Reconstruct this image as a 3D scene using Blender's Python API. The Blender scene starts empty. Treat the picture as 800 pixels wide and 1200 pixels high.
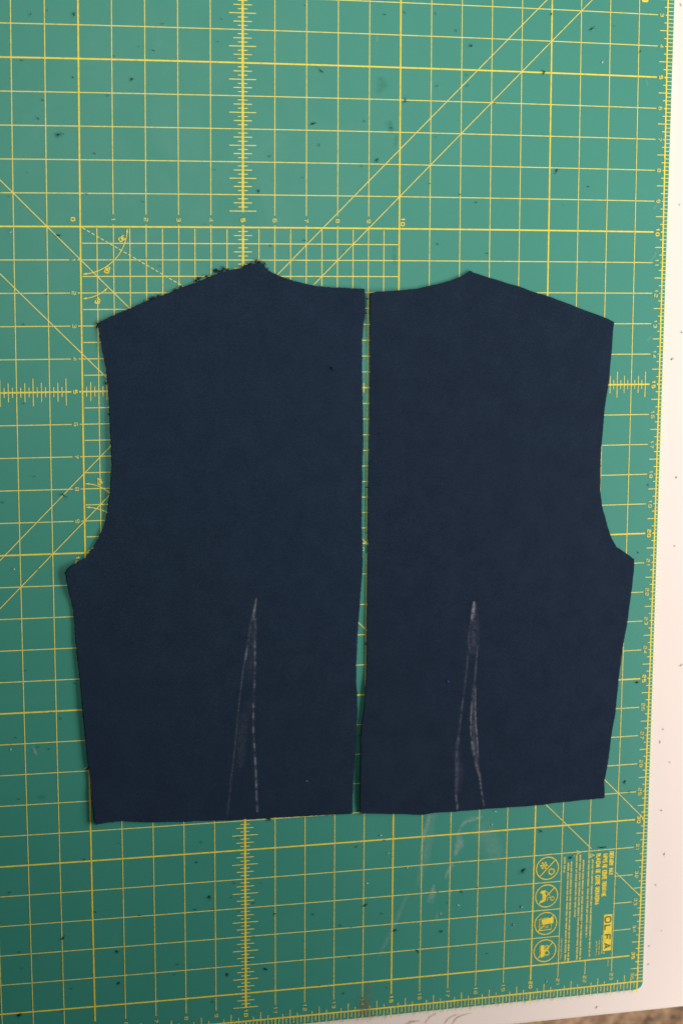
import bpy, bmesh, math, random
from mathutils import Vector, Euler, Matrix
from mathutils.geometry import delaunay_2d_cdt
from mathutils import noise as mnoise

random.seed(7)
IN = 0.0254
R = math.radians
S = bpy.context.scene
C = S.collection

# ------------------------------------------------------------------ camera
CAM_LOC = Vector((-11.797 * IN, 6.9239 * IN, 52.6622 * IN))
CAM_ROT = Euler((-0.1459, -0.2408, 0.0054), 'XYZ')
FPX = 1994.603                                   # focal length in photo pixels (photo 800 x 1200)
cam_d = bpy.data.cameras.new('camera')
cam_d.sensor_fit = 'VERTICAL'
cam_d.sensor_height = 36.0
cam_d.sensor_width = 24.0
cam_d.lens = FPX / 1200.0 * 36.0
cam_d.clip_start = 0.02
cam_d.clip_end = 60
cam_d.dof.use_dof = True
cam_d.dof.focus_distance = 1.385
cam_d.dof.aperture_fstop = 7.0
cam = bpy.data.objects.new('camera', cam_d)
cam.location = CAM_LOC
cam.rotation_euler = CAM_ROT
C.objects.link(cam)
S.camera = cam

# ------------------------------------------------------------------ world, lamps, exposure
W = bpy.data.worlds.new('World')
S.world = W
W.use_nodes = True
bg = W.node_tree.nodes['Background']
bg.inputs[0].default_value = (0.80, 0.92, 1.0, 1)
bg.inputs[1].default_value = 0.032


def area(name, loc, target, size, power, color, spread=180):
    l = bpy.data.lights.new(name, 'AREA')
    l.shape = 'RECTANGLE'
    l.size, l.size_y = size
    l.energy = power
    l.color = color
    l.spread = R(spread)
    o = bpy.data.objects.new(name, l)
    o.location = loc
    o.rotation_euler = (Vector(target) - Vector(loc)).to_track_quat('-Z', 'Y').to_euler()
    C.objects.link(o)
    return o


area('window_light', (1.225, 0.195, 0.515), (0.241, 0.383, 0), (2.03, 0.44), math.exp(2.834), (1.042, 0.91, 0.841), 109)
area('added_overhead_fill', (0.154, 0.275, 1.452), (-0.229, 0.576, 0), (0.6, 0.4), math.exp(0.997), (0.965, 0.91, 0.791), 74.2)  # fill added overhead to lift the mat's upper left, not a known fixture
area('added_floor_fill', (0.55, -1.25, 0.75), (0.45, -1.05, -0.74), (0.5, 0.5), 7, (1.0, 0.88, 0.78), 70)  # invented light beyond the table, only brightens the carpet below its edge
S.view_settings.view_transform = 'Standard'
S.view_settings.look = 'None'
S.view_settings.exposure = 0.0
S.view_settings.gamma = 1.0
S.view_settings.use_curve_mapping = False

# ------------------------------------------------------------------ helpers
ROTM = CAM_ROT.to_matrix()


def at(px, py, z=0.0):
    """point of the photograph -> point on the level plane at height z"""
    d = ROTM @ Vector(((px - 400) / FPX, -(py - 600) / FPX, -1.0))
    t = (z - CAM_LOC.z) / d.z
    p = CAM_LOC + d * t
    return Vector((p.x, p.y, z))


# where the mat's printed inches fall, fitted to the photograph (the print creeps by up to a
# millimetre over the sheet, as on any worn mat)
FIT = [-11.565652, 6.556889, 50.847277, -0.1425, -0.220835, 0.001771, 1942.833576, -46.824368, -0.889439, -0.100483]
FM = Euler(FIT[3:6], 'XYZ').to_matrix()


def uv(u, v, z=0.0):
    """inches on the mat's own scale -> metres"""
    d = (Vector((u - 12 - FIT[0], 18 - v - FIT[1], -FIT[2])) @ FM)
    x, y = d.x / -d.z, d.y / -d.z
    r = 1 + FIT[9] * (x * x + y * y)
    return at(400 + FIT[7] + FIT[6] * x * r, 600 + FIT[8] - FIT[6] * y * r, z)


def tag(o, label=None, cat=None, group=None, kind=None):
    if label: o['label'] = label
    if cat: o['category'] = cat
    if group: o['group'] = group
    if kind: o['kind'] = kind
    return o


def mesh_obj(name, verts, faces, mat, parent=None, uvs=None, smooth=False):
    me = bpy.data.meshes.new(name)
    me.from_pydata([tuple(v) for v in verts], [], faces)
    if uvs:
        lay = me.uv_layers.new(name='UVMap')
        for p in me.polygons:
            for li in p.loop_indices:
                lay.data[li].uv = uvs[me.loops[li].vertex_index]
    if smooth:
        for p in me.polygons: p.use_smooth = True
    me.materials.append(mat)
    o = bpy.data.objects.new(name, me)
    C.objects.link(o)
    if parent:
        o.parent = parent
        o.matrix_parent_inverse = parent.matrix_basis.inverted()
    return o


class Nodes:
    def __init__(self, name):
        self.m = bpy.data.materials.new(name)
        self.m.use_nodes = True
        self.t = self.m.node_tree
        self.b = self.t.nodes['Principled BSDF']
        self.out = self.t.nodes['Material Output']
        self.co = self.t.nodes.new('ShaderNodeTexCoord')

    def n(self, typ, **kw):
        nd = self.t.nodes.new(typ)
        for k, v in kw.items():
            if k.startswith('i_'):
                nd.inputs[k[2:].replace('_', ' ')].default_value = v
            else:
                setattr(nd, k, v)
        return nd

    def l(self, a, b):
        self.t.links.new(a, b)

    def noise(self, scale, detail=4, rough=0.5, vec='Object', dist=0.0):
        nd = self.n('ShaderNodeTexNoise')
        nd.inputs['Scale'].default_value = scale
        nd.inputs['Detail'].default_value = detail
        nd.inputs['Roughness'].default_value = rough
        nd.inputs['Distortion'].default_value = dist
        self.l(self.co.outputs[vec], nd.inputs['Vector'])
        return nd

    def ramp(self, src, stops):
        r = self.n('ShaderNodeValToRGB')
        e = r.color_ramp.elements
        while len(e) < len(stops): e.new(0.5)
        for k, (p, c) in enumerate(stops):
            e[k].position = p
            e[k].color = c if len(c) == 4 else (*c, 1)
        self.l(src, r.inputs['Fac'])
        return r

    def bump(self, src, strength, dist):
        b = self.n('ShaderNodeBump')
        b.inputs['Strength'].default_value = strength
        b.inputs['Distance'].default_value = dist
        self.l(src, b.inputs['Height'])
        self.l(b.outputs['Normal'], self.b.inputs['Normal'])
        return b

    def math(self, op, a, b=None, clamp=False):
        m = self.n('ShaderNodeMath', operation=op, use_clamp=clamp)
        for k, v in enumerate((a, b)):
            if v is None: continue
            if isinstance(v, (int, float)): m.inputs[k].default_value = v
            else: self.l(v, m.inputs[k])
        return m.outputs[0]


# ------------------------------------------------------------------ materials
def mat_green():
    N = Nodes('green_self_healing_vinyl')
    big = N.noise(3.5, 5, 0.6)
    fine = N.noise(900, 3, 0.7)
    r = N.ramp(big.outputs['Fac'], [(0.3, (0.029, 0.240, 0.188)), (0.55, (0.031, 0.250, 0.197)), (0.8, (0.035, 0.262, 0.208))])
    mx = N.n('ShaderNodeMixRGB', blend_type='MULTIPLY')
    mx.inputs['Fac'].default_value = 0.13
    N.l(r.outputs['Color'], mx.inputs['Color1'])
    N.l(N.ramp(fine.outputs['Fac'], [(0.3, (0.7, 0.7, 0.7)), (0.7, (1.15, 1.15, 1.15))]).outputs['Color'], mx.inputs['Color2'])
    # faint paths of old cuts and rubbed patches
    wv = N.noise(14, 6, 0.65, dist=1.2)
    sc = N.ramp(wv.outputs['Fac'], [(0.62, (0, 0, 0)), (0.78, (1, 1, 1))])
    m2 = N.n('ShaderNodeMixRGB')
    N.l(N.math('MULTIPLY', sc.outputs['Color'], 0.12), m2.inputs['Fac'])
    N.l(mx.outputs['Color'], m2.inputs['Color1'])
    m2.inputs['Color2'].default_value = (0.07, 0.30, 0.245, 1)
    N.l(m2.outputs['Color'], N.b.inputs['Base Color'])
    N.l(N.ramp(wv.outputs['Fac'], [(0.3, (0.46,) * 3), (0.7, (0.56,) * 3)]).outputs['Color'], N.b.inputs['Roughness'])
    N.b.inputs['Specular IOR Level'].default_value = 0.36
    N.bump(fine.outputs['Fac'], 0.25, 0.0003)
    return N.m


def mat_ink(name, col, thin=0.0):
    N = Nodes(name)
    w = N.noise(260, 4, 0.7)
    r = N.ramp(w.outputs['Fac'], [(0.30, tuple(c * 0.72 for c in col)), (0.5, col), (0.75, tuple(min(1, c * 1.08) for c in col))])
    N.l(r.outputs['Color'], N.b.inputs['Base Color'])
    N.b.inputs['Roughness'].default_value = 0.5
    N.b.inputs['Specular IOR Level'].default_value = 0.3
    return N.m


def mat_fabric(name, a, b):
    N = Nodes(name)
    fine = N.noise(1100, 4, 0.8)
    mid = N.noise(45, 6, 0.65)
    big = N.noise(7, 4, 0.5)
    r = N.ramp(mid.outputs['Fac'], [(0.3, a), (0.75, b)])
    mx = N.n('ShaderNodeMixRGB', blend_type='MULTIPLY')
    mx.inputs['Fac'].default_value = 0.55
    N.l(r.outputs['Color'], mx.inputs['Color1'])
    N.l(N.ramp(fine.outputs['Fac'], [(0.32, (0.45,) * 3), (0.68, (1.5,) * 3)]).outputs['Color'], mx.inputs['Color2'])
    N.l(mx.outputs['Color'], N.b.inputs['Base Color'])
    N.b.inputs['Roughness'].default_value = 0.95
    N.b.inputs['Specular IOR Level'].default_value = 0.05
    N.b.inputs['Sheen Weight'].default_value = 0.02
    N.b.inputs['Sheen Roughness'].default_value = 0.5
    N.b.inputs['Sheen Tint'].default_value = (0.45, 0.65, 1.0, 1)
    h = N.math('ADD', N.math('MULTIPLY', fine.outputs['Fac'], 0.4), N.math('ADD', N.math('MULTIPLY', mid.outputs['Fac'], 0.9), N.math('MULTIPLY', big.outputs['Fac'], 2.0)))
    N.bump(h, 0.5, 0.0011)
    return N.m


def mat_plain(name, col, rough=0.8, spec=0.2):
    N = Nodes(name)
    n = N.noise(700, 3, 0.6)
    r = N.ramp(n.outputs['Fac'], [(0.3, tuple(c * 0.75 for c in col)), (0.7, tuple(min(1, c * 1.15) for c in col))])
    N.l(r.outputs['Color'], N.b.inputs['Base Color'])
    N.b.inputs['Roughness'].default_value = rough
    N.b.inputs['Specular IOR Level'].default_value = spec
    return N.m


def mat_dust(name, col, strength, nscale=500, lo=0.35, hi=0.7, soft=1.0):
    """thin powdery deposit: coverage falls off to the borders of its patch and is broken up by grain"""
    N = Nodes(name)
    N.b.inputs['Base Color'].default_value = (*col, 1)
    N.b.inputs['Roughness'].default_value = 0.95
    N.b.inputs['Specular IOR Level'].default_value = 0.05
    sp = N.n('ShaderNodeSeparateXYZ')
    N.l(N.co.outputs['UV'], sp.inputs[0])
    def edge(o):
        a = N.math('ABSOLUTE', N.math('SUBTRACT', N.math('MULTIPLY', o, 2.0), 1.0))
        return N.math('SUBTRACT', 1.0, N.math('POWER', a, 1.5 * soft), True)
    cov = N.math('MULTIPLY', edge(sp.outputs['Y']), N.math('POWER', edge(sp.outputs['X']), 0.35))
    g = N.noise(nscale, 5, 0.7)
    gr = N.ramp(g.outputs['Fac'], [(lo, (0, 0, 0)), (hi, (1, 1, 1))])
    a = N.math('MULTIPLY', N.math('MULTIPLY', cov, gr.outputs['Color']), strength, True)
    N.l(a, N.b.inputs['Alpha'])
    return N.m


def mat_table():
    N = Nodes('white_laminate')
    n = N.noise(5, 5, 0.6)
    r = N.ramp(n.outputs['Fac'], [(0.3, (0.765, 0.715, 0.68)), (0.7, (0.785, 0.735, 0.70))])
    f = N.noise(160, 3, 0.7)
    d = N.ramp(f.outputs['Fac'], [(0.74, (0, 0, 0)), (0.80, (1, 1, 1))])
    m = N.n('ShaderNodeMixRGB')
    N.l(N.math('MULTIPLY', d.outputs['Color'], 0.35), m.inputs['Fac'])
    N.l(r.outputs['Color'], m.inputs['Color1'])
    m.inputs['Color2'].default_value = (0.5, 0.45, 0.42, 1)
    N.l(m.outputs['Color'], N.b.inputs['Base Color'])
    N.b.inputs['Roughness'].default_value = 0.45
    N.b.inputs['Specular IOR Level'].default_value = 0.3
    return N.m


def mat_carpet():
    N = Nodes('speckled_brown_carpet')
    a = N.noise(42, 4, 0.7)
    b = N.noise(150, 3, 0.7)
    s = N.math('ADD', N.math('MULTIPLY', a.outputs['Fac'], 0.65), N.math('MULTIPLY', b.outputs['Fac'], 0.35))
    r = N.ramp(s, [(0.36, (0.04, 0.025, 0.015)), (0.46, (0.16, 0.105, 0.065)), (0.62, (0.30, 0.21, 0.135))])
    N.l(r.outputs['Color'], N.b.inputs['Base Color'])
    N.b.inputs['Roughness'].default_value = 1.0
    N.bump(s, 0.8, 0.01)
    return N.m


M_GREEN = mat_green()
M_INK = mat_ink('yellow_printing_ink', (0.78, 0.67, 0.055))
M_INKT = mat_ink('pale_yellow_printing_ink', (0.72, 0.70, 0.165))
M_LETTER = mat_ink('dark_green_logo_lettering', (0.06, 0.13, 0.07))
M_NAVY = mat_fabric('navy_wool_cloth', (0.0110, 0.0224, 0.0440), (0.0146, 0.0290, 0.0550))
M_NAVY2 = mat_fabric('navy_wool_cloth_warmer', (0.0104, 0.0202, 0.0400), (0.0140, 0.0268, 0.0510))
M_THREAD = mat_plain('navy_thread', (0.0125, 0.026, 0.044), 0.95, 0.05)
M_LINT = mat_plain('dark_lint', (0.014, 0.075, 0.070), 0.95, 0.05)
M_WLINT = mat_plain('white_lint', (0.62, 0.70, 0.66), 0.95, 0.05)
M_GLINT = mat_plain('grey_lint', (0.50, 0.47, 0.46), 0.95, 0.05)
M_BLUE = mat_plain('blue_fluff', (0.014, 0.050, 0.17), 0.95, 0.05)
M_CHALK = mat_dust('tailors_chalk', (0.60, 0.64, 0.76), 0.11, 420, 0.36, 0.66)
M_CHALK2 = mat_dust('tailors_chalk_strong', (0.64, 0.68, 0.80), 0.22, 380, 0.34, 0.60)
M_CHALK3 = mat_dust('tailors_chalk_rubbed', (0.58, 0.60, 0.70), 0.045, 260, 0.34, 0.72)
M_SMEAR = mat_dust('chalk_smear_on_vinyl', (0.55, 0.68, 0.62), 0.42, 230, 0.30, 0.72)
M_SMEARF = mat_dust('faint_chalk_smear_on_vinyl', (0.50, 0.66, 0.60), 0.20, 200, 0.25, 0.75)
M_BROWN = mat_dust('brown_scuff', (0.26, 0.17, 0.09), 0.30, 160, 0.30, 0.68)
M_DARKST = mat_dust('dark_smudge', (0.02, 0.10, 0.085), 0.28, 300, 0.30, 0.70)
M_WOODST = mat_dust('brown_stroke_on_laminate', (0.42, 0.30, 0.24), 0.5, 220, 0.25, 0.6)
M_TABLE = mat_table()
M_LEG = mat_plain('grey_steel', (0.35, 0.35, 0.36), 0.4, 0.5)
M_CARPET = mat_carpet()

# ------------------------------------------------------------------ floor
TZ = -0.0022          # top of table, the mat's upper face is z = 0
FZ = -0.74
fl = mesh_obj('floor', [(-3.5, -3.5, FZ), (3.5, -3.5, FZ), (3.5, 3.5, FZ), (-3.5, 3.5, FZ)], [(0, 1, 2, 3)], M_CARPET)
tag(fl, 'speckled brown carpet floor seen past the table edge', kind='structure')

# ------------------------------------------------------------------ table
pa = at(662, 1195.3, TZ)
pb = at(800, 1180.8, TZ)
ang = math.atan2(pb.y - pa.y, pb.x - pa.x)
table = bpy.data.objects.new('table', None)
C.objects.link(table)
table.location = (0.05, 0.1, FZ)
tag(table, 'white laminate table carrying the green cutting mat', 'table')
bm = bmesh.new()
bmesh.ops.create_cube(bm, size=1.0)
LX, LY, TH = 1.6, 1.35, 0.028
bmesh.ops.scale(bm, vec=(LX, LY, TH), verts=bm.verts)
vert_e = [e for e in bm.edges if abs(e.verts[0].co.z - e.verts[1].co.z) > TH * 0.5]
bmesh.ops.bevel(bm, geom=vert_e, offset=0.03, segments=6, affect='EDGES')
bmesh.ops.bevel(bm, geom=[e for e in bm.edges if abs(e.verts[0].co.z - e.verts[1].co.z) < 1e-6 and len(e.link_faces) == 2 and abs(e.link_faces[0].normal.z - e.link_faces[1].normal.z) > 0.5], offset=0.003, segments=3, affect='EDGES')
# lower long edge through pa -> pb
ex = Vector((math.cos(ang), math.sin(ang), 0))
ey = Vector((-ex.y, ex.x, 0))
mid = pa + ex * (-0.42) + ey * (LY / 2)
bmesh.ops.transform(bm, matrix=Matrix.Translation((mid.x, mid.y, TZ - TH / 2)) @ Matrix.Rotation(ang, 4, 'Z'), verts=bm.verts)
me = bpy.data.meshes.new('table_top')
bm.to_mesh(me); bm.free()
me.materials.append(M_TABLE)
tt = bpy.data.objects.new('table_top', me)
C.objects.link(tt); tt.parent = table; tt.matrix_parent_inverse = Matrix.Translation(table.location).inverted()
for sx in (-1, 1):
    for sy in (-1, 1):
        c = mid + ex * sx * (LX / 2 - 0.08) + ey * sy * (LY / 2 - 0.08)
        b2 = bmesh.new()
        bmesh.ops.create_cone(b2, cap_ends=True, segments=16, radius1=0.018, radius2=0.022, depth=(TZ - TH) - FZ)
        bmesh.ops.translate(b2, vec=(c.x, c.y, (FZ + TZ - TH) / 2 - 0.0005), verts=b2.verts)
        ml = bpy.data.meshes.new('leg'); b2.to_mesh(ml); b2.free(); ml.materials.append(M_LEG)
        lo = bpy.data.objects.new('leg', ml); C.objects.link(lo); lo.parent = table
        lo.matrix_parent_inverse = Matrix.Translation(table.location).inverted()

# ------------------------------------------------------------------ the mat
mat_root = bpy.data.objects.new('cutting_mat', None)
mat_root.location = (0, 0, TZ)
C.objects.link(mat_root)
tag(mat_root, 'green self-healing cutting mat printed with a yellow inch grid, lying on the white table', 'cutting mat')


def rounded_rect(x0, y0, x1, y1, r, n=8):
    pts = []
    for cx, cy, a0 in ((x1 - r, y1 - r, 0), (x0 + r, y1 - r, 90), (x0 + r, y0 + r, 180), (x1 - r, y0 + r, 270)):
        for k in range(n + 1):
            a = R(a0 + 90 * k / n)
            pts.append((cx + r * math.cos(a), cy + r * math.sin(a)))
    return pts


lo_c = uv(-0.28, 36.46); hi_c = uv(24.285, -0.46)
ring = rounded_rect(lo_c.x, lo_c.y, hi_c.x, hi_c.y, 0.27 * IN)
n = len(ring)
ins = rounded_rect(lo_c.x + 0.0004, lo_c.y + 0.0004, hi_c.x - 0.0004, hi_c.y - 0.0004, 0.27 * IN - 0.0004)
vs = [(x, y, TZ + 0.0001) for x, y in ring] + [(x, y, -0.0004) for x, y in ring] + [(x, y, 0) for x, y in ins]
fs = [tuple(range(n))[::-1], tuple(range(2 * n, 3 * n))]
for k in range(n):
    j = (k + 1) % n
    fs.append((k, j, n + j, n + k)); fs.append((n + k, n + j, 2 * n + j, 2 * n + k))
mesh_obj('vinyl_sheet', vs, fs, M_GREEN, mat_root)

ZC = [0]


class Ink:
    """flat printed strokes; every stroke sits a few hundredths of a millimetre from its neighbours"""
    def __init__(s, z=0.00010):
        s.v = []; s.f = []; s.z = z; s.k = 0

    def zz(s, z=None):
        s.k += 1
        return (z if z is not None else s.z) + 0.000008 * (s.k % 5)

    def quad(s, a, b, c, d, z=None):
        z = s.zz(z); i = len(s.v)
        for p in (a, b, c, d): s.v.append(uv(p[0], p[1], z))
        s.f.append((i, i + 1, i + 2, i + 3))

    def poly(s, pts, z=None):
        z = s.zz(z); i = len(s.v)
        for p in pts: s.v.append(uv(p[0], p[1], z))
        s.f.append(tuple(range(i, i + len(pts))))

    def line(s, pts, w, z=None, closed=False):
        z = s.zz(z); i = len(s.v); m = len(pts)
        for k in range(m):
            p = Vector(pts[k][:2])
            if closed:
                a = Vector(pts[k - 1][:2]); b = Vector(pts[(k + 1) % m][:2])
            else:
                a = Vector(pts[max(0, k - 1)][:2]); b = Vector(pts[min(m - 1, k + 1)][:2])
            d0 = (p - a).normalized() if (p - a).length > 1e-9 else (b - p).normalized()
            d1 = (b - p).normalized() if (b - p).length > 1e-9 else d0
            t = d0 + d1
            t = t.normalized() if t.length > 1e-6 else d0
            nn = Vector((-t.y, t.x))
            q = max(0.45, abs(nn.dot(Vector((-d0.y, d0.x)))))
            off = nn * (w / 2 / q)
            s.v.append(uv(p.x + off.x, p.y + off.y, z)); s.v.append(uv(p.x - off.x, p.y - off.y, z))
        for k in range(m if closed else m - 1):
            j = (k + 1) % m
            s.f.append((i + 2 * k, i + 2 * k + 1, i + 2 * j + 1, i + 2 * j))

    def build(s, name, m=None, parent=mat_root):
        if not s.v: return None
        # faces face up
        fs = []
        for f in s.f:
            a, b, c = s.v[f[0]], s.v[f[1]], s.v[f[2]]
            nz = (b - a).cross(c - a).z
            fs.append(f if nz >= 0 else f[::-1])
        return mesh_obj(name, s.v, fs, m or M_INK, parent)


THIN, MED, THICK, RUL = 0.027, 0.032, 0.047, 0.049
TH_SET = (5, 10, 15, 20, 25, 30, 35)


def seg(ink, u0, v0, u1, v1, w, z=None):
    m = max(1, int(math.hypot(u1 - u0, v1 - v0) / 1.5))
    ink.line([(u0 + (u1 - u0) * k / m, v0 + (v1 - v0) * k / m) for k in range(m + 1)], w, z)


# --- one inch grid
g = Ink(); gt = Ink()
ZH, ZV, ZD = 0.00010, 0.00015, 0.00020
for v in range(1, 36):
    w = THICK if v in TH_SET else THIN
    I = g if v in TH_SET else gt
    ends = 23.66
    if v in (32, 33, 34):
        seg(I, 0.34, v, 20.98, v, w, ZH); seg(I, 23.0, v, ends, v, w, ZH)
    elif 11 <= v <= 19:
        seg(I, 0.34, v, 4.66, v, w, ZH); seg(I, 4.90, v, ends, v, w, ZH)
    else:
        seg(I, 0.34, v, ends, v, w, ZH)
    seg(I, 23.925, v, 24.0, v, w, ZH)
for u in range(1, 24):
    w = THICK if u in TH_SET else THIN
    I = g if u in TH_SET else gt
    vend = 35.52
    segs = [(0.34, vend)]
    if u in (6, 7, 8, 9, 11, 12, 13, 14): segs = [(0.34, 9.63), (9.93, 19.6 if u != 14 else vend), (20.3, vend)] if u != 14 else [(0.34, 9.63), (9.93, 20.05), (20.33, vend)]
    if u == 10: segs = [(0.34, 9.53), (9.93, vend)]
    if u == 22: segs = [(0.34, 31.0), (35.0, vend)]
    for a, b in segs:
        seg(I, u, a, u, b, w if u != 10 else 0.066, ZV)
g.build('heavy_grid_lines')
gt.build('fine_grid_lines', M_INKT)

# --- inner ten inch square divided in half inches
h = Ink()
for k in range(0, 10):
    v = 10.5 + k
    seg(h, 5.05, v, 14.97, v, 0.028, ZH + 0.00002)
    u = 5.5 + k
    seg(h, u, 10.05, u, 19.97, 0.028, ZV + 0.00002)
h.build('half_inch_grid_lines', M_INKT)

# --- measuring scales through 10 and 15 and round the border
def ticks(ink, axis, c, a, b, L8=0.15, L4=0.285, L2=0.42):
    k = math.ceil(a * 8)
    while k / 8 <= b:
        p = k / 8; r = k % 8
        if r:
            L = L2 if r == 4 else (L4 if r in (2, 6) else L8)
            if axis == 'v': seg(ink, c - L, p, c + L, p, 0.026, ZH + 0.00001)
            else: seg(ink, p, c - L, p, c + L, 0.026, ZV + 0.00001)
        k += 1


t = Ink()
ticks(t, 'v', 10, 0.3, 9.52); ticks(t, 'v', 10, 10.12, 35.5)
ticks(t, 'u', 15, 0.3, 4.6); ticks(t, 'u', 15, 5.1, 23.6)
t.build('centre_scale_ticks', M_INKT)
r_ = Ink()
seg(r_, 24, -0.42, 24, 36.42, RUL, ZV); seg(r_, 0, -0.42, 0, 36.42, RUL, ZV)
seg(r_, -0.24, 36, 24.24, 36, RUL, ZH); seg(r_, -0.24, 0, 24.24, 0, RUL, ZH)
r_.build('border_ruler_lines')
t = Ink()
for k in range(1, 288):
    v = k / 8; r = k % 8
    inner = 0.27 if r == 4 else (0.115 if r in (2, 6) else (0.0 if r else 0))
    for c, s in ((24, 1), (0, -1)):
        seg(t, c + s * 0.0, v, c + s * 0.205, v, 0.024, ZH + 0.00001)
        if inner: seg(t, c - s * inner, v, c, v, 0.026, ZH + 0.00001)
for k in range(1, 192):
    u = k / 8; r = k % 8
    inner = 0.28 if r == 4 else (0.14 if r in (2, 6) else 0.0)
    out = 0.42 if r in (0, 4) else (0.36 if r in (2, 6) else 0.22)
    for c, s in ((36, 1), (0, -1)):
        if r == 0 and s == 1:
            seg(t, u, c, u, c + 0.42, 0.034 if u not in TH_SET else 0.05, ZV + 0.00001)
        else:
            seg(t, u, c, u, c + s * out, 0.026, ZV + 0.00001)
        if inner: seg(t, u, c - s * inner, u, c, 0.026, ZV + 0.00001)
t.build('border_ruler_ticks', M_INKT)

# --- slanting guides
d = Ink(0.0002)
for a, b, c, e in ((0, 6, 24, 30), (0.0, 8.84, 22.08, 30.92), (23.02, 31.86, 24, 32.84), (0, 24, 23.66, 0.34), (0, 22.53, 22.2, 0.33)):
    seg(d, a, b, c, e, 0.027, ZD)
d.build('slanting_guide_lines', M_INKT)
d = Ink(0.0002)
for cu, cv, s in ((5, 10, 1), (5, 20, -1)):
    q = 0.07
    while q < 9.5:
        L = 0.105
        c_, s_ = math.cos(R(30)), math.sin(R(30)) * s
        seg(d, cu + q * c_, cv + q * s_, cu + (q + L) * c_, cv + (q + L) * s_, 0.027, ZD + 0.00003)
        q += 0.16
d.build('dashed_angle_line', M_INKT)
def arc(cu, cv, r, a0, a1, arrows=True):
    d = Ink(0.0002)
    pts = []
    m = 26
    for k in range(m + 1):
        a = R(a0 + (a1 - a0) * k / m)
        pts.append((cu + r * math.cos(a), cv + r * math.sin(a)))
    d.line(pts, 0.026, ZD + 0.00005)
    for (p, q) in ((pts[0], pts[2]), (pts[-1], pts[-3])):
        dr = (Vector(q) - Vector(p)).normalized(); nn = Vector((-dr.y, dr.x))
        P = Vector(p); a_ = P + dr * 0.11
        d.poly([tuple(P), tuple(a_ + nn * 0.036), tuple(a_ - nn * 0.036)], ZD + 0.00008)
    d.build('angle_arc')


arc(5, 10, 1.43, 2.5, 87.5)
arc(5, 11, 1.17, 47, 87.5)
arc(5, 19, 1.16, -87.5, -47)
arc(5, 20, 1.43, -87.5, -2)

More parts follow.
